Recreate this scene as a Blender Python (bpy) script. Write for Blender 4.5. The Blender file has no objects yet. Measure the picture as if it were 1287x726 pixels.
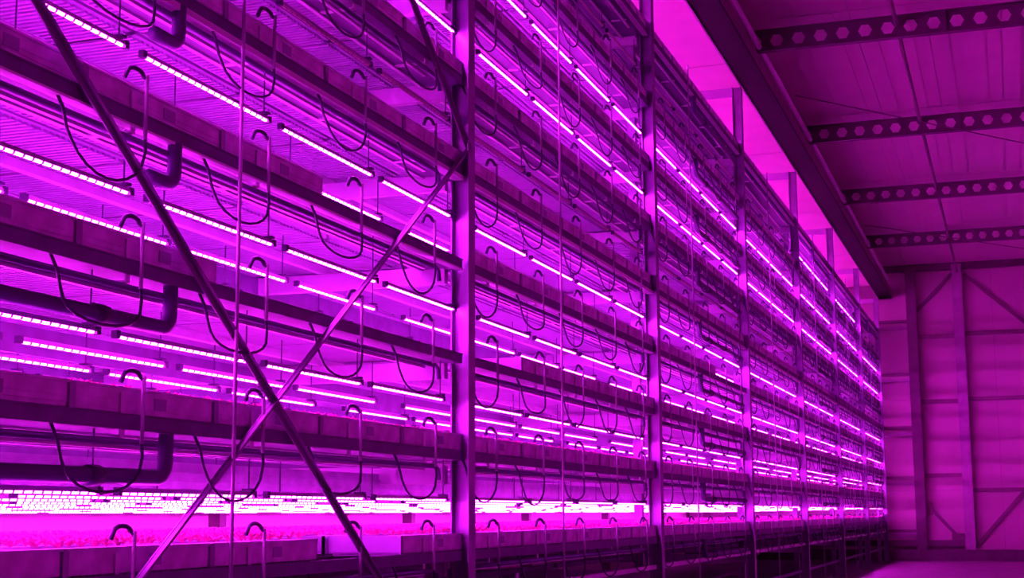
import bpy, math, random
from mathutils import Vector, Matrix

# ------------------------------------------------------------------ camera, world, exposure
random.seed(7)
SC = bpy.context.scene
COL = SC.collection
EYE = 1.45                                   # eye height above the floor

cam_data = bpy.data.cameras.new('camera')
cam_data.sensor_fit = 'HORIZONTAL'
cam_data.sensor_width = 36.0
cam_data.lens = 1824.8 / 1287.0 * 36.0
cam_data.clip_end = 300
cam = bpy.data.objects.new('camera', cam_data)
COL.objects.link(cam)
YAW, PITCH, ROLL = 0.3296, 0.1538, -0.0054
fw = Vector((-math.sin(YAW) * math.cos(PITCH), math.cos(YAW) * math.cos(PITCH), math.sin(PITCH)))
rt = Vector((math.cos(YAW), math.sin(YAW), 0))
up = rt.cross(fw)
r2 = math.cos(ROLL) * rt + math.sin(ROLL) * up
u2 = -math.sin(ROLL) * rt + math.cos(ROLL) * up
cam.matrix_world = Matrix(((r2.x, u2.x, -fw.x, 0), (r2.y, u2.y, -fw.y, 0), (r2.z, u2.z, -fw.z, EYE), (0, 0, 0, 1)))
SC.camera = cam

world = bpy.data.worlds.new('world')
SC.world = world
world.use_nodes = True
world.node_tree.nodes['Background'].inputs[0].default_value = (0.0, 0.0, 0.0, 1)
world.node_tree.nodes['Background'].inputs[1].default_value = 0.0

SC.view_settings.view_transform = 'Standard'
SC.view_settings.look = 'None'
SC.view_settings.gamma = 1.0
SC.view_settings.exposure = 0.2
SC.cycles.use_denoising = True
SC.cycles.max_bounces = 8
SC.cycles.diffuse_bounces = 5
SC.cycles.glossy_bounces = 3
SC.cycles.sample_clamp_indirect = 8.0
SC.cycles.caustics_reflective = False
SC.cycles.caustics_refractive = False

LED_COLOR = (0.95, 0.014, 1.0)
LED_STRENGTH = 150.0

# ------------------------------------------------------------------ materials
def mat(name, color, rough=0.55, metal=0.0, noise=0.0, scale=6.0, bump=0.0, spec=0.4):
    m = bpy.data.materials.new(name)
    m.use_nodes = True
    nt = m.node_tree
    b = nt.nodes['Principled BSDF']
    b.inputs['Base Color'].default_value = (*color, 1)
    b.inputs['Roughness'].default_value = rough
    b.inputs['Metallic'].default_value = metal
    b.inputs['Specular IOR Level'].default_value = spec
    if noise > 0:
        tc = nt.nodes.new('ShaderNodeTexCoord')
        n = nt.nodes.new('ShaderNodeTexNoise')
        n.inputs['Scale'].default_value = scale
        n.inputs['Detail'].default_value = 5
        r = nt.nodes.new('ShaderNodeValToRGB')
        r.color_ramp.elements[0].position = 0.3
        r.color_ramp.elements[1].position = 0.7
        r.color_ramp.elements[0].color = (*[c * (1 - noise) for c in color], 1)
        r.color_ramp.elements[1].color = (*[min(1, c * (1 + noise * .5)) for c in color], 1)
        nt.links.new(tc.outputs['Object'], n.inputs['Vector'])
        nt.links.new(n.outputs['Fac'], r.inputs['Fac'])
        nt.links.new(r.outputs['Color'], b.inputs['Base Color'])
        if bump > 0:
            bp = nt.nodes.new('ShaderNodeBump')
            bp.inputs['Strength'].default_value = bump
            bp.inputs['Distance'].default_value = 0.01
            nt.links.new(n.outputs['Fac'], bp.inputs['Height'])
            nt.links.new(bp.outputs['Normal'], b.inputs['Normal'])
    return m

def emis(name, color, strength):
    m = bpy.data.materials.new(name)
    m.use_nodes = True
    b = m.node_tree.nodes['Principled BSDF']
    b.inputs['Base Color'].default_value = (0.8, 0.8, 0.8, 1)
    b.inputs['Emission Color'].default_value = (*color, 1)
    b.inputs['Emission Strength'].default_value = strength
    return m

M = dict(
    galv=mat('galvanised_steel', (0.34, 0.29, 0.42), 0.42, 0.55, 0.25, 9),
    column=mat('column_steel', (0.30, 0.24, 0.38), 0.38, 0.6, 0.18, 5),
    beam=mat('beam_steel', (0.15, 0.115, 0.22), 0.5, 0.3, 0.2, 7),
    rail=mat('rail_aluminium', (0.78, 0.70, 0.82), 0.35, 0.3, 0.1, 8),
    cross=mat('crossbeam_paint', (0.55, 0.46, 0.62), 0.5, 0.1, 0.12, 6),
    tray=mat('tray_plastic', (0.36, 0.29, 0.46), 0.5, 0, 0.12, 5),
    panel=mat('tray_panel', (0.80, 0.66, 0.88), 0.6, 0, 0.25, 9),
    board=mat('foam_board', (0.70, 0.62, 0.70), 0.7, 0, 0.08, 10),
    sticker=mat('sticker_paper', (0.42, 0.35, 0.55), 0.7),
    dark=mat('dark_plastic', (0.05, 0.035, 0.09), 0.5),
    pipe=mat('dark_pipe', (0.10, 0.06, 0.18), 0.45),
    riser=mat('riser_pipe', (0.40, 0.33, 0.46), 0.45),
    housing=mat('tube_housing', (0.5, 0.45, 0.55), 0.45),
    unlit=mat('diode_unlit', (0.80, 0.72, 0.60), 0.4),
    leaf=mat('lettuce_leaf', (0.72, 0.08, 0.36), 0.6, 0, 0.35, 30),
    brace=mat('brace_steel', (0.27, 0.20, 0.33), 0.5, 0.3),
    roof=mat('roof_sheet', (0.60, 0.50, 0.50), 0.6, 0, 0.07, 1.2),
    soffit=mat('soffit_sheet', (0.90, 0.78, 0.74), 0.6, 0, 0.05, 1.5),
    wall=mat('wall_sheet', (0.45, 0.36, 0.37), 0.6, 0, 0.08, 0.8),
    frame=mat('frame_steel', (0.16, 0.11, 0.13), 0.55, 0.1, 0.2, 4),
    frame2=mat('frame_steel_pale', (0.34, 0.25, 0.34), 0.55, 0.1, 0.2, 4),
    girder=mat('girder_steel', (0.10, 0.06, 0.09), 0.55, 0.1, 0.2, 4),
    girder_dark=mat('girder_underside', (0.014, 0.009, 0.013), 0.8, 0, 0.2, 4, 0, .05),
    floor=mat('floor_concrete', (0.17, 0.13, 0.15), 0.45, 0, 0.3, 1.7, 0.15),
    lit=emis('diode_lit', LED_COLOR, LED_STRENGTH),
)

# ------------------------------------------------------------------ mesh helpers
class MB:
    def __init__(s):
        s.v, s.f, s.mi = [], [], []
    def quad(s, pts, m=0):
        i = len(s.v); s.v += [tuple(p) for p in pts]; s.f.append(tuple(range(i, i + len(pts)))); s.mi.append(m)
    def box(s, x0, x1, y0, y1, z0, z1, m=0):
        i = len(s.v)
        s.v += [(x0, y0, z0), (x1, y0, z0), (x1, y1, z0), (x0, y1, z0), (x0, y0, z1), (x1, y0, z1), (x1, y1, z1), (x0, y1, z1)]
        for q in ((0, 3, 2, 1), (4, 5, 6, 7), (0, 1, 5, 4), (1, 2, 6, 5), (2, 3, 7, 6), (3, 0, 4, 7)):
            s.f.append(tuple(i + a for a in q)); s.mi.append(m)
        return s
    def tube(s, pts, r, n=6, m=0):
        pts = [Vector(p) for p in pts]
        i0 = len(s.v)
        ref = Vector((1, 0, 0))
        for k, p in enumerate(pts):
            a = pts[max(0, k - 1)]; b = pts[min(len(pts) - 1, k + 1)]
            d = (b - a).normalized()
            q = ref if abs(d.dot(ref)) < 0.9 else Vector((0, 0, 1))
            u = d.cross(q).normalized(); w = d.cross(u)
            for j in range(n):
                t = 2 * math.pi * j / n
                s.v.append(tuple(p + r * (math.cos(t) * u + math.sin(t) * w)))
        for k in range(len(pts) - 1):
            for j in range(n):
                a = i0 + k * n + j; b = i0 + k * n + (j + 1) % n
                s.f.append((a, b, b + n, a + n)); s.mi.append(m)
        s.f.append(tuple(i0 + j for j in reversed(range(n)))); s.mi.append(m)
        e = i0 + (len(pts) - 1) * n
        s.f.append(tuple(e + j for j in range(n))); s.mi.append(m)
        return s
    def bar(s, p, q, w, h, m=0, side=Vector((1, 0, 0))):
        """rectangular bar from p to q; w along `side`, h across"""
        p, q = Vector(p), Vector(q)
        d = (q - p).normalized(); a = (side - side.dot(d) * d).normalized(); b = d.cross(a)
        i = len(s.v)
        for o in (p, q):
            for (e, g) in ((-1, -1), (1, -1), (1, 1), (-1, 1)):
                s.v.append(tuple(o + a * e * w / 2 + b * g * h / 2))
        for c in ((0, 3, 2, 1), (4, 5, 6, 7), (0, 1, 5, 4), (1, 2, 6, 5), (2, 3, 7, 6), (3, 0, 4, 7)):
            s.f.append(tuple(i + k for k in c)); s.mi.append(m)
        return s
    def add(s, o, loc):
        i = len(s.v); x, y, z = loc
        s.v += [(a + x, b + y, c + z) for a, b, c in o.v]
        s.f += [tuple(k + i for k in f) for f in o.f]
        s.mi += o.mi
    def mesh(s, name, mats, smooth=False):
        me = bpy.data.meshes.new(name)
        me.from_pydata(s.v, [], s.f)
        for m in (mats if isinstance(mats, (list, tuple)) else [mats]):
            me.materials.append(m)
        if any(s.mi):
            me.polygons.foreach_set('material_index', s.mi)
        if smooth:
            me.polygons.foreach_set('use_smooth', [True] * len(s.f))
        me.update()
        return me

def put(name, me, loc=(0, 0, 0), parent=None):
    o = bpy.data.objects.new(name, me)
    o.location = loc
    COL.objects.link(o)
    if parent is not None:
        o.parent = parent
    return o

def tag(o, label, cat, group=None, kind=None):
    o['label'] = label
    o['category'] = cat
    if group: o['group'] = group
    if kind: o['kind'] = kind
    return o

def structure(o):
    o['kind'] = 'structure'
    return o

ORD = ['first', 'second', 'third', 'fourth', 'fifth', 'sixth', 'seventh', 'eighth', 'ninth', 'tenth']
TIER = ['bottom tier'] + [ORD[k] + ' tier up' for k in range(1, 8)] + ['top tier']
def bay_words(b):
    if b == 0: return 'left of nearest column'
    return 'between %s and %s columns' % (ORD[b - 1], ORD[b])

# ------------------------------------------------------------------ layout of the rack
XF = -3.755                     # plane of the rack face and of the columns
T0, PITCH_Y = 3.862, 6.0        # first frame (left of the picture), bay length
BAYS = list(range(0, 7))
NT, NR = 9, 10                  # tiers, rows across the depth
RW = 0.55
XB = XF - 5.5                   # rear face
def frame_y(b): return T0 + PITCH_Y * b
TRAY_TOPS = (-.12, .571, 1.27, 1.965, 2.66, 3.355, 4.05, 4.80, 5.66)
LED_HEIGHTS = (.105, .81, 1.485, 2.17, 2.89, 3.60, 4.295, 5.05, 5.715)
def tray_top(k): return EYE + TRAY_TOPS[k]
def tray_bot(k): return tray_top(k) - (0.13 if k == 0 else 0.116)
def led_z(k, j=0): return EYE + LED_HEIGHTS[k] - (.007 * j if k == 0 else 0)
def unit_y(b, u): return frame_y(b) + 0.18 + 1.18 * u
MISSING = {(0, 0, 3), (2, 0, 2), (2, 0, 3), (2, 0, 4), (2, 1, 0), (3, 0, 3), (3, 0, 4), (3, 2, 3), (3, 2, 4)}
def lit(k, b, j):
    if k == 4: return j >= 2
    if k == 7: return j >= 4 or b in (4, 5)
    return True

YMIN, YMAX = -8.0, 46.4
XL, XR = -10.0, 7.5
ZC = EYE + 7.55                 # underside of the roof sheets

# ------------------------------------------------------------------ setting
floor = structure(put('floor', MB().box(XL, XR, YMIN, YMAX, -0.2, 0).mesh('floor', M['floor'])))
wall_back = structure(put('wall_back', MB().box(XL, XR, YMAX + .03, YMAX + .2, 0, ZC + .3).mesh('wall_back', M['frame'])))
structure(put('wall_left', MB().box(XL - .15, XL, YMIN, YMAX, 0, ZC + .3).mesh('wall_left', M['soffit'])))
structure(put('wall_right', MB().box(XR, XR + .15, YMIN, YMAX, 0, ZC + .3).mesh('wall_right', M['wall'])))
structure(put('wall_front', MB().box(XL, XR, YMIN - .15, YMIN, 0, ZC + .3).mesh('wall_front', M['wall'])))
ceiling = structure(put('ceiling', MB().box(XL, XR, YMIN, YMAX, ZC + .06, ZC + .25).mesh('ceiling', M['roof'])))

# roof sheets: one per bay and width, with a shallow trapezoid fold down each middle
def roof_sheet(w, l):
    m = MB()
    m.box(-w / 2, w / 2, -l / 2, l / 2, 0, 0.02)
    for x in (-w / 4, w / 4):
        m.box(x - .025, x + .025, -l / 2, l / 2, -0.012, 0)
    return m.mesh('roof_panel', M['roof'])
rs = roof_sheet(1.085, 5.97)
for b in range(-2, 7):
    for i in range(10):
        put('roof_panel', rs, (-3.1 + 1.1 * i + .55, frame_y(b) + 3.0, ZC + .04), ceiling)
# lowered pale soffit above the rack
ss = MB().box(-3.2, 3.2, -2.985, 2.985, 0, 0.05).mesh('soffit_panel', M['soffit'])
for b in range(-2, 7):
    put('soffit_panel', ss, (-6.78, frame_y(b) + 3.0, EYE + 6.95), ceiling)

# girder that runs along the aisle side of the columns, with the pale tube beside it
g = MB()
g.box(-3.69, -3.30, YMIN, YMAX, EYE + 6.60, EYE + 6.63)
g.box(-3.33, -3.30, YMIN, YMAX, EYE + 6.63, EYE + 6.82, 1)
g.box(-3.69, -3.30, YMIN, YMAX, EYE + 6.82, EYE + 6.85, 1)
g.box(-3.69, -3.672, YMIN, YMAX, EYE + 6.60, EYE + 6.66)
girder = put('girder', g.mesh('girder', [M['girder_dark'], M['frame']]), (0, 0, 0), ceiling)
put('girder_edge', MB().box(-3.715, -3.692, YMIN, YMAX, EYE + 6.585, EYE + 6.64).mesh('girder_edge', M['frame2']), (0, 0, 0), ceiling)
tb = MB().tube([(0, 0.12, 0), (0, 5.88, 0)], 0.05, 8).mesh('eave_tube', M['rail'], True)

# castellated beams
def castellated(x0, x1):
    m = MB()
    p, h, r = 0.335, 0.32, 0.105
    n = int((x1 - x0) / p)
    for i in range(n):
        a = x0 + i * p; c = a + p / 2
        hexa = [(c + r * math.cos(math.radians(t)), h / 2 + r * math.sin(math.radians(t))) for t in (0, 60, 120, 180, 240, 300)]
        out = [(a + p, h / 2), (a + p, h), (a, h), (a, h / 2), (a, 0), (a + p, 0)]
        for y in (-.006, .006):
            for k in range(6):
                q = [(*out[k],), (*out[(k + 1) % 6],), (*hexa[(k + 1) % 6],), (*hexa[k],)]
                m.quad([(e, y, z) for e, z in q])
        for k in range(6):
            (e, z), (e2, z2) = hexa[k], hexa[(k + 1) % 6]
            m.quad([(e, -.006, z), (e2, -.006, z2), (e2, .006, z2), (e, .006, z)])
    m.box(x0, x1, -.06, .06, -.014, 0.002)
    m.box(x0, x1, -.06, .06, h - .002, h + .014)
    for i in (10, 23):
        c = x0 + i * p
        m.box(c - .02, c + .02, -.05, .05, 0, h)
    return m.mesh('castellated_beam', M['girder'])
cb = castellated(-3.95, XR)
for b in range(-1, 6):
    put('castellated_beam', cb, (0, frame_y(b + 1), EYE + 7.09), ceiling)
for b in range(-1, 7):
    put('eave_tube', tb, (-3.37, frame_y(b), EYE + 7.13), ceiling)
st = MB().tube([(0, .07, 0), (0, 5.93, 0)], 0.032, 8).mesh('roof_strut', M['frame'], True)
for b in range(-1, 7):
    for x in (-1.3, 1.9, 5.1):
        put('roof_strut', st, (x, frame_y(b), EYE + 7.25), ceiling)
rods = [((-3.175, 24.33, 7.05), (1.6, 30.5, 7.05)), ((-3.175, 36.33, 7.05), (1.6, 42.5, 7.05)), ((-3.175, 12.33, 7.05), (1.6, 18.5, 7.05))]
for p, q in rods:
    put('tension_rod', MB().tube([(p[0], p[1], p[2] + EYE), (q[0], q[1], q[2] + EYE)], 0.012, 6).mesh('tension_rod', M['frame'], True), (0, 0, 0), ceiling)

# far gable wall: sheets, columns, girts, braces
xs = [-9.9, -7.9, -5.9, -3.9, -2.86, -1.4, -0.35, 0.7, 1.75, 2.8, 4.0, 5.2, 6.4, 7.5]
zs = [0.0, 2.1, 4.85, 6.85, 9.1]
for i in range(len(xs) - 1):
    for j in range(len(zs) - 1):
        put('wall_panel', MB().box(xs[i] + .003, xs[i + 1] - .003, 0, .03, zs[j] + .003, zs[j + 1] - .003).mesh('wall_panel', M['wall']), (0, YMAX, 0), wall_back)
def hcol(x, w, d, m, z1):
    k = MB()
    k.box(x - w / 2, x + w / 2, -d, -d + .02, 0, z1)
    k.box(x - w / 2, x + w / 2, -.02, 0, 0, z1)
    k.box(x - .012, x + .012, -d + .02, -.02, 0, z1)
    return put('gable_column', k.mesh('gable_column', M[m]), (0, YMAX, 0), wall_back)
hcol(-2.72, 0.30, .30, 'girder', ZC); hcol(-1.33, .30, .24, 'frame2', ZC); hcol(3.0, .3, .24, 'frame2', ZC); hcol(-7.2, .3, .24, 'frame2', ZC)
def girt(x0, x1, z, h=.12, m='frame'):
    put('girt', MB().box(x0, x1, -.1, 0, EYE + z - h / 2, EYE + z + h / 2).mesh('girt', M[m]), (0, YMAX, 0), wall_back)
for a, b in ((5.86, 5.65), (4.21, 4.02), (2.57, 2.37), (1.04, .85), (-.57, -.66)):
    girt(-9.9, -2.87, a, .09); girt(-9.9, -2.87, b, .08, 'frame2')
for z in (5.36, 3.35, 1.1): girt(-2.57, -1.48, z)
for z in (5.4, 3.4, .65): girt(-1.18, XR, z)
def gbrace(p, q, w=.10):
    put('gable_brace', MB().bar((p[0], -.06, p[1] + EYE), (q[0], -.06, q[1] + EYE), .04, w, side=Vector((0, 1, 0))).mesh('gable_brace', M['frame']), (0, YMAX, 0), wall_back)
gbrace((-1.45, 7.31), (-2.6, 6.14)); gbrace((-1.12, 7.25), (0.9, 5.35)); gbrace((-2.46, .13), (-1.7, -.72)); gbrace((.35, .68), (-1.2, -1.05))
put('brace_plate', MB().box(-2.58, -2.38, -.12, -.03, EYE - .1, EYE + .3).mesh('brace_plate', M['frame']), (0, YMAX, 0), wall_back)
put('brace_plate', MB().box(-1.86, -1.49, -.12, -.03, EYE - .84, EYE - .64).mesh('brace_plate', M['frame']), (0, YMAX, 0), wall_back)
put('eave_beam', MB().box(XL, XR, -.16, -.01, EYE + 7.40, EYE + 7.62).mesh('eave_beam', M['girder']), (0, YMAX, 0), wall_back)
put('base_rail', MB().box(-9.9, -1.5, -.22, -.12, EYE - 1.02, EYE - .84).mesh('base_rail', M['girder']), (0, YMAX, 0), wall_back)
structure(put('baseboard_back', MB().box(XL, XR, -.30, -.11, 0.0, .33).mesh('baseboard_back', M['girder']), (0, YMAX - .01, 0)))

# ------------------------------------------------------------------ the rack: one thing, many parts
rack = tag(put('growing_rack', None, (XF, frame_y(0), 0)),
           'nine tier steel growing rack on H columns filling the left side of the hall', 'rack')
RX, RY = rack.location.x, rack.location.y
def rpart(name, me, x, y, z):
    return put(name, me, (x - RX, y - RY, z), rack)

ztop = EYE + 6.55
c = MB()
w = .070
c.box(-w, -w + .011, -w, w, 0, ztop); c.box(w - .011, w, -w, w, 0, ztop); c.box(-w + .011, w - .011, -.005, .005, 0, ztop)
c.box(-.11, .11, -.11, .11, 0, .015)
col_me = c.mesh('column', M['column'])
zup = EYE + 5.75
u = MB()
u.box(-.045, .045, -.045, -.039, 0, zup); u.box(-.045, -.039, -.039, .045, 0, zup); u.box(.039, .045, -.039, .045, 0, zup)
for k in range(60):
    u.box(.030, .047, -.012, .012, .3 + .115 * k, .33 + .115 * k)
upr_me = u.mesh('upright', M['galv'])
rp = MB().box(-.08, .08, -.08, .08, 0, zup).mesh('rear_post', M['frame'])
upr_off = {-1: 0, 0: 0, 1: .43, 2: 0.0, 3: .35, 4: .2, 5: .1, 6: .1, 7: -.1}
cb_off = {-1: 0, 0: 0, 1: -.08, 2: -.05, 3: .2, 4: .1, 5: .1, 6: .1, 7: -.1}
for i in range(-1, 8):
    rpart('column', col_me, XF, frame_y(i), 0)
    rpart('upright', upr_me, XF - .195, frame_y(i) + upr_off[i], 0)
    if i > 0:
        rpart('rear_post', rp, XB, frame_y(i), 0)
tie = MB().box(XB - XF, 0, -.05, .05, 0, .12).mesh('top_tie', M['cross'])
for i in range(-1, 8):
    rpart('top_tie', tie, XF - .06, frame_y(i), ztop - .13)

# crossbeams, front shelf beams, support rails
cbm = MB()
cbm.box(XB - XF, -.1, -.035, .035, 0, .125)
cross_me = cbm.mesh('crossbeam', M['cross'])
cbr = MB().box(-.24, -.06, -.05, .05, -.02, .14).mesh('beam_bracket', M['galv'])
def beam_mesh():
    m = MB(); L = PITCH_Y - .13
    m.box(-.02, 0, 0, L, 0, .068)                     # web towards the aisle
    m.box(-.285, -.02, 0, L, 0, .006)                 # wide bottom plate
    m.box(-.012, .006, 0, L, .062, .070)
    return m.mesh('shelf_beam', M['beam'])
beam_me = beam_mesh()
lip_me = MB().box(-.315, -.286, 0, PITCH_Y - .13, -.012, .03).mesh('beam_lip', M['rail'])
lipf_me = MB().box(-.05, .008, 0, PITCH_Y - .13, -.012, -.001).mesh('beam_lip', M['rail'])
lipw_me = MB().box(-.065, .012, 0, PITCH_Y - .13, -.034, -.001).mesh('beam_lip', M['rail'])
YL = frame_y(7) - frame_y(-1)
rail_me = MB().box(-.025, .025, 0, YL, 0, .05).mesh('support_rail', M['rail'])
board_me = MB().box(-.01, .01, 0, YL, 0, .16).box(-.012, .02, 0, YL, .05, .062).box(-.012, .02, 0, YL, .10, .112).box(-.012, .03, 0, YL, .20, .22).mesh('back_board', M['galv'])
joist_me = MB().box(-.02, .02, 0, YL, 0, .165).mesh('support_joist', M['beam'])
for k in range(NT):
    zb = tray_bot(k) - .072
    for i in range(-1, 8):
        rpart('crossbeam', cross_me, XF, frame_y(i) + cb_off[i], zb - (.165 if k == 1 else .11))
    for b in [-1] + BAYS:
        o = rpart('shelf_beam', beam_me, XF + .02, frame_y(b) + .065, zb)
        put('beam_lip', lip_me, (0, 0, 0), o)
        if k in (3, 4, 8): put('beam_lip', lipw_me if k == 4 else lipf_me, (0, 0, 0), o)
    for x in (1.1, 2.2, 3.3, 4.4, 5.4):
        rpart('support_rail', rail_me, XF - x, frame_y(-1), zb + .018)
    for x in (1.65, 3.0, 4.4, 5.3):
        rpart('support_joist', joist_me, XF - x, frame_y(-1), zb - .15)
    if k == 1:
        rpart('back_board', board_me, XF - .62, frame_y(-1), zb - .25)
# base frame near the floor
for z, x, mm in ((EYE - .60, XF - .02, 'rail'), (EYE - .60, XF - 1.2, 'beam'), (EYE - 1.1, XF - .1, 'beam')):
    for b in BAYS:
        rpart('base_rail', MB().box(-.03, .03, .07, PITCH_Y - .07, 0, .045).mesh('base_rail', M[mm]), x, frame_y(b), z)
for i in range(8):
    rpart('crossbeam', cross_me, XF, frame_y(i) + cb_off[i], EYE - .74)

# diagonal bracing of the first bay, thin hanging rods
def brace(p, q):
    m = MB().bar((0, 0, 0), (0, q[0] - p[0], q[1] - p[1]), .008, .042)
    m.bar((.014, 0, .018), (.014, q[0] - p[0], q[1] - p[1] + .018), .03, .006)
    rpart('diagonal_brace', m.mesh('diagonal_brace', M['brace']), XF + .045, p[0], EYE + p[1])
brace((9.86, 2.69), (4.06, -1.44)); brace((3.87, 2.75), (9.76, -1.44))
brace((9.86, 2.67), (4.46, 6.5)); brace((3.87, 2.7), (9.2, 6.5))
rod_me = MB().tube([(0, 0, 0.2), (0, 0, EYE + 5.7)], 0.010, 6).mesh('hanging_rod', M['riser'], True)
for b, dy in zip(BAYS, (2.594, 2.246, 1.944, 2.3, 2.2, 2.4, 2.3)):
    rpart('hanging_rod', rod_me, XF + .07, frame_y(b) + dy, 0)

# ------------------------------------------------------------------ grow trays
TL, TW, TH = 1.15, RW - .03, .116
def trough(ribs, panel):
    m = MB()
    m.box(-TW + .02, -.02, 0, TL, 0.0, .01)
    for i in range(ribs):
        y = (i + .5) * TL / ribs
        h = TL / ribs * .25
        m.box(-TW + .03, -.03, y - h, y + h, -.014, 0.0)
    m.box(-TW, -TW + .02, 0, TL, 0, TH)
    m.box(-TW, 0, 0, .012, 0, TH); m.box(-TW, 0, TL - .012, TL, 0, TH)
    m.box(-TW + .02, -.02, .012, TL - .012, TH - .03, TH - .012, 1)
    if panel:
        m.box(-.02, 0, 0, TL, 0, TH)
    return m
tr_front = trough(24, False).mesh('grow_tray', [M['tray'], M['board']])
tr_back_mb = trough(24, True)
tr_back = tr_back_mb.mesh('grow_tray', [M['tray'], M['board']])
tr_far_mb = trough(10, True)
fp = MB()
fp.box(-.02, 0, .002, TL - .002, 0.004, TH - .008)
fp.box(-.026, .008, 0, TL, TH - .010, TH + .002)         # rolled rim
fp.box(-.001, .003, .01, TL - .01, .050, .054)           # moulded line
fp.box(-.001, .003, .01, TL - .01, .024, .027)
front_panel = fp.mesh('front_panel', M['panel'])
joint = MB().box(0, .008, -.03, .012, -.002, TH).mesh('joint_strip', M['tray'])
plate = MB().box(.002, .006, .62, .72, .03, .085)
plate.box(.0055, .0075, .63, .71, .068, .075); plate.box(.0055, .0075, .63, .70, .05, .056)
plate_me = plate.mesh('name_plate', M['sticker'])
clip = MB()
clip.box(.004, .012, .34, .375, -.10, .09)
clip.box(-.22, .012, .34, .375, -.108, -.098)
clip_me = clip.mesh('clip', M['rail'])

cand = []
for k in range(NT):
    for b in [-1] + BAYS:
        for uu in range(5):
            for j in range(NR):
                y = frame_y(b) + .18 + 1.18 * uu
                x = XF - .005 - RW * j
                if j == 0 and (k, b, uu) in MISSING: continue
                d = math.hypot(x, y + .6)
                if b < 0 or j > 2: wgt = 0
                elif j == 0: wgt = 1
                else: wgt = .22 if (k >= 3 and k < 8 and b < 3) else 0
                cand.append((wgt / d ** 2, k, b, uu, j, x, y))
cand.sort(key=lambda t: -t[0])
stuff = MB()
def tray_gap(b, uu): return (unit_y(b, uu))
for n, (sc, k, b, uu, j, x, y) in enumerate(cand):
    z = tray_bot(k)
    if n < 300:
        o = put('grow_tray', tr_front if j == 0 else tr_back, (x, y, z))
        if j == 0:
            lab = 'front white grow tray, %s, %s along, %s' % (TIER[k], ORD[uu], bay_words(b))
            put('front_panel', front_panel, (0, 0, 0), o)
            if y < 24:
                put('joint_strip', joint, (0, 0, 0), o)
                put('name_plate', plate_me, (0, 0, 0), o)
                put('clip', clip_me, (0, 0, 0), o)
        else:
            lab = 'grow tray %s row back, %s, %s along, %s' % (ORD[j], TIER[k], ORD[uu], bay_words(b))
        tag(o, lab, 'tray', 'grow trays on the rack')
    else:
        stuff.add(tr_back_mb if (b in (0, 1) and j < 5) else tr_far_mb, (x, y, z))
o = put('grow_trays', stuff.mesh('grow_trays', [M['tray'], M['board']]))
tag(o, 'white grow trays filling the inner rows and far end of the rack', 'trays', 'grow trays on the rack', 'stuff')
o.name = 'grow_tray_rows'

# ------------------------------------------------------------------ LED grow tubes
LL = 1.24
hs = MB()
hs.box(-.012, .012, -LL / 2, LL / 2, 0, .014)
hs.box(-.007, .007, -LL / 2, LL / 2, .014, .022)
housing = hs.mesh('led_tube', M['housing'])
def diodes(n, lit_i=0, gap_i=1):
    """one strip of chips: lit and blank lengths alternate along a faceted profile"""
    d = MB(); p = LL * .97 / n
    w, h = .0085, .010
    ys, ms = [-LL * .485], []
    for i in range(n):
        a = -LL * .485 + i * p
        ys += [a + p * .11, a + p * .89]; ms += [gap_i, lit_i]
    ys.append(LL * .485); ms.append(gap_i)
    for y in ys:
        d.v += [(-w, y, 0), (-w * .55, y, -h), (w * .55, y, -h), (w, y, 0)]
    for k in range(len(ys) - 1):
        for c in range(3):
            q = 4 * k + c
            d.f.append((q, q + 4, q + 5, q + 1)); d.mi.append(ms[k])
    return d
di = diodes(19)
di_lit = di.mesh('diode_strip', [M['lit'], M['housing']]); di_off = di.mesh('diode_strip', [M['unlit'], M['housing']])
cap = MB().box(-.015, .015, -.015, .015, -.012, .024).mesh('end_cap', M['dark'])
hg = MB().box(-.003, .003, -.003, .003, .024, .29); hg.box(-.03, .03, -.02, .02, .024, .036)
hanger = hg.mesh('hanger', M['dark'])
def stuff_tube(n, islit):
    m = MB()
    m.box(-.012, .012, -LL / 2, LL / 2, 0, .014, 0)
    m.add(diodes(n, 1 if islit else 2, 0), (0, 0, 0))
    return m
st_cache = {(n, l): stuff_tube(n, l) for n in (6, 12, 19) for l in (True, False)}

cand = []
for k in range(NT):
    for j in range(NR):
        off = random.uniform(-.12, .12)
        for b in [-1] + BAYS:
            for q in range(4):
                y = frame_y(b) + .36 + 1.39 * q + .62 + off + (.03 if b else .1)
                x = -3.82 - .53 * j
                d = math.hypot(x, y)
                vis = 0
                if b >= 0:
                    if j == 0: vis = 1
                    elif k == 1 and j < 5: vis = .8
                    elif k == 2 and j < 3: vis = .7
                    elif k == 0 and j < 4: vis = .3
                    elif k == 3 and j == 1: vis = .5
                if k == 8: vis *= .1
                cand.append((vis / d ** 2, k, b, q, j, x, y))
cand.sort(key=lambda t: -t[0])
stuff = MB()
for n, (sc, k, b, q, j, x, y) in enumerate(cand):
    z = led_z(k, j); L_ = lit(k, b, j)
    if n < 300:
        o = put('led_tube', housing, (x, y, z))
        put('diode_strip', di_lit if L_ else di_off, (0, 0, 0), o)
        if y < 24:
            put('end_cap', cap, (0, -LL / 2, 0), o); put('end_cap', cap, (0, LL / 2, 0), o)
            if k < 8 and y < 16: put('hanger', hanger, (0, LL / 2 - .05, 0), o)
        tag(o, '%s grow tube, %s, %s, %s along, %s' % ('lit' if L_ else 'unlit', 'front row' if j == 0 else ORD[j] + ' row back', TIER[k], ORD[q], bay_words(b)),
            'lamp', 'grow tubes under the rack shelves')
    else:
        stuff.add(st_cache[(19 if (k < 2 and b in (0, 1)) else 12 if b < 3 else 6, L_)], (x, y, z))
o = put('led_tube_rows', stuff.mesh('led_tube_rows', [M['housing'], M['lit'], M['unlit']]))
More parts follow.
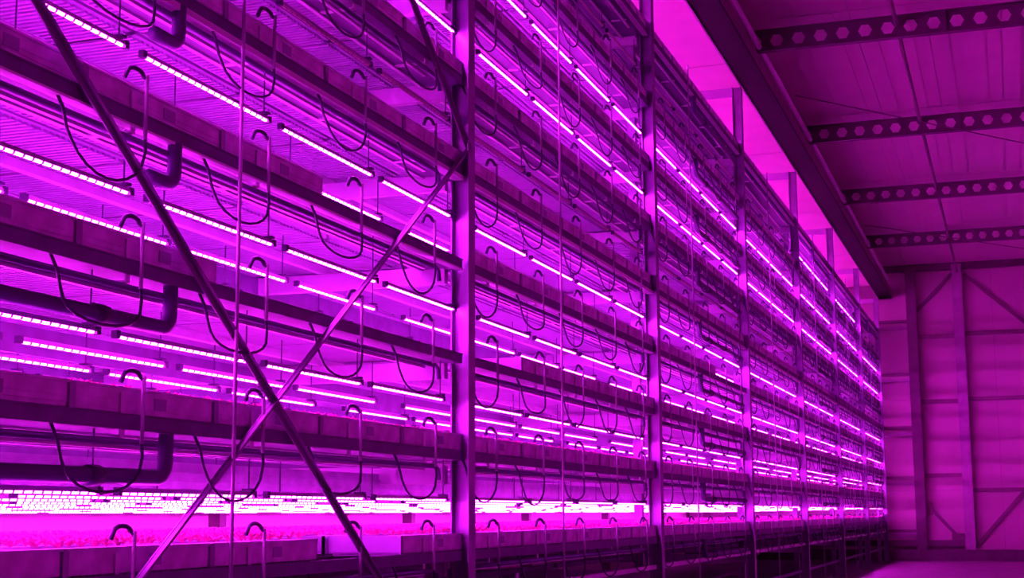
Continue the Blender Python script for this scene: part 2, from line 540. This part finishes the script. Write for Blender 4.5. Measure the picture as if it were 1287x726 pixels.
tag(o, 'glowing rows of pink grow tubes deep inside the rack and at its far end', 'lamps', 'grow tubes under the rack shelves', 'stuff')

# ------------------------------------------------------------------ irrigation hoses
def hose_variant(s, wv):
    pts = [(-.05, -.60, -.20), (-.02, -.59, -.27), (0, -.585, -.36)]
    for i in range(1, 10):
        a = math.pi * i / 10
        pts.append((0.01, -.30 - .285 * math.cos(a) + wv * math.sin(2 * a), -.36 - s * math.sin(a)))
    pts += [(0.005, 0, -.33), (0, 0.0, -.26)]
    return MB().tube(pts, .0075, 6).mesh('irrigation_hose', M['dark'], True)
hoses = [hose_variant(.13, 0), hose_variant(.16, .015), hose_variant(.11, -.02), hose_variant(.145, .02)]
riser = MB().tube([(0, 0, -.27), (0, 0, .035)], .0095, 6).mesh('riser_pipe', M['riser'], True)
hk = []
for i in range(7):
    a = math.pi * i / 6
    hk.append((-.02 - .02 * i / 6, -.05 + .05 * math.cos(a), .035 + .025 * math.sin(a)))
hk.append((-.045, -.115, .0))
hook = MB().tube([(0, 0, .02)] + hk, .0115, 6).mesh('hose_hook', M['dark'], True)
cand = []
for k in range(NT - 1):
    for b in BAYS:
        for uu in range(5):
            y = unit_y(b, uu) + .42
            cand.append((y + .3 * abs(k - 3), k, b, uu, y))
cand.sort()
hose_rest = MB()
for n, (_, k, b, uu, y) in enumerate(cand[:300]):
    y += random.uniform(-.03, .03)
    o = put('irrigation_hose', random.choice(hoses), (XF + .05, y, tray_top(k) + .02))
    put('riser_pipe', riser, (0, 0, 0), o)
    put('hose_hook', hook, (0, 0, 0), o)
    tag(o, 'black hose loop with grey riser, %s, %s along, %s' % (TIER[k], ORD[uu], bay_words(b)), 'hose', 'hose loops hanging on the rack face')

# ------------------------------------------------------------------ pipes along the shelves
sup_me = MB().tube([(0, .08, 0), (0, PITCH_Y - .5, 0), (0, PITCH_Y - .44, -.02), (0, PITCH_Y - .42, -.09)], .017, 6).mesh('supply_pipe', M['pipe'], True)
ret_me = MB().tube([(-.07, .08, -.01), (-.07, PITCH_Y - .55, -.01)], .012, 6).mesh('cable_line', M['dark'], True)
tray_me = MB().box(-.055, -.03, .1, PITCH_Y - .6, -.03, -.012).mesh('cable_rail', M['rail'])
for k in range(NT):
    for b in BAYS:
        o = put('supply_pipe', sup_me, (XF - .02, frame_y(b), tray_bot(k) - .125))
        put('cable_line', ret_me, (0, 0, 0), o); put('cable_rail', tray_me, (0, 0, 0), o)
        tag(o, 'thin dark supply pipe under the %s, %s' % (TIER[k], bay_words(b)), 'pipe', 'supply pipes under the shelves')
def drain(y0, y1, ye):
    """horizontal run y0..y1 with the elbow at ye"""
    m = MB(); r = .036
    s = 1 if ye == y1 else -1
    far = y0 if s > 0 else y1
    pts = [(0, far, 0), (0, ye - s * .07, 0)]
    for i in range(1, 5):
        a = math.pi / 2 * i / 4
        pts.append((0, ye - s * .07 + s * .07 * math.sin(a), .07 - .07 * math.cos(a)))
    pts.append((0, ye, .205))
    m.tube(pts, r, 8)
    return m
sock = MB()
sock.tube([(0, -.045, 0), (0, .045, 0)], .046, 8)
sock_me = sock.mesh('pipe_socket', M['dark'], True)
stub = drain(1.85, 2.07, 2.07).mesh('drain_pipe', M['pipe'], True)
for b in (0, 2, 4, 6):
    if b == 0: dm = drain(.3, 2.07, 2.07); sy = 1.5
    else: dm = drain(2.55, 5.6, 2.55); sy = 3.2
    me = dm.mesh('drain_pipe', M['pipe'], True)
    for k in range(NT):
        o = put('drain_pipe', stub if (b == 0 and k > 2) else me, (XF + .01, frame_y(b), tray_bot(k) - .28))
        if not (b == 0 and k > 2): put('pipe_socket', sock_me, (0, sy, 0), o)
        tag(o, 'dark drain pipe with raised elbow, %s, %s' % (TIER[k], bay_words(b)), 'pipe', 'drain pipes under the shelves')

# ------------------------------------------------------------------ seedlings
def plant(s, n=6):
    m = MB()
    for i in range(n):
        a = 2 * math.pi * i / n + random.uniform(-.3, .3)
        l = s * random.uniform(.7, 1.1); hgt = s * random.uniform(.5, 1.1); w = s * .32
        cx, sx = math.cos(a), math.sin(a)
        P = [(0, 0, 0), (cx * l * .5 - sx * w, sx * l * .5 + cx * w, hgt * .7), (cx * l, sx * l, hgt), (cx * l * .5 + sx * w, sx * l * .5 - cx * w, hgt * .7)]
        m.quad(P)
    return m
vars_ = [plant(.042) for _ in range(6)]
pm = [v.mesh('lettuce', M['leaf']) for v in vars_]
stuff = MB()
cnt = 0
for k, js in ((0, range(5)), (1, range(3)), (8, range(2))):
    for b in BAYS:
        for uu in range(5):
            if b == 0 and uu == 0: continue
            for j in js:
                if j == 0 and (k, b, uu) in MISSING: continue
                for iy in range(10):
                    for ix in range(4):
                        y = unit_y(b, uu) + .08 + .11 * iy + random.uniform(-.02, .02)
                        x = XF - .09 - RW * j - .115 * ix + random.uniform(-.015, .015)
                        z = tray_top(k) - .013
                        if k == 0 and j == 0 and b == 0 and ix < 2 and uu < 3 or (k == 0 and j == 0 and b == 1 and ix == 0):
                            o = put('lettuce', random.choice(pm), (x, y, z))
                            o.rotation_euler = (0, 0, random.uniform(0, 6))
                            tag(o, 'lettuce seedling, %s, %s of bottom tray %s along, %s' % ('front edge' if ix == 0 else 'inner line', ORD[iy], ORD[uu], bay_words(b)), 'plant', 'lettuce seedlings in the bottom front trays')
                        elif j > 3 and (ix + iy) % 2: continue
                        else:
                            stuff.add(random.choice(vars_), (x, y, z))
o = put('lettuce_bed', stuff.mesh('lettuce_bed', M['leaf']))
tag(o, 'red leafed seedlings carpeting the trays inside the rack', 'plants', None, 'stuff')
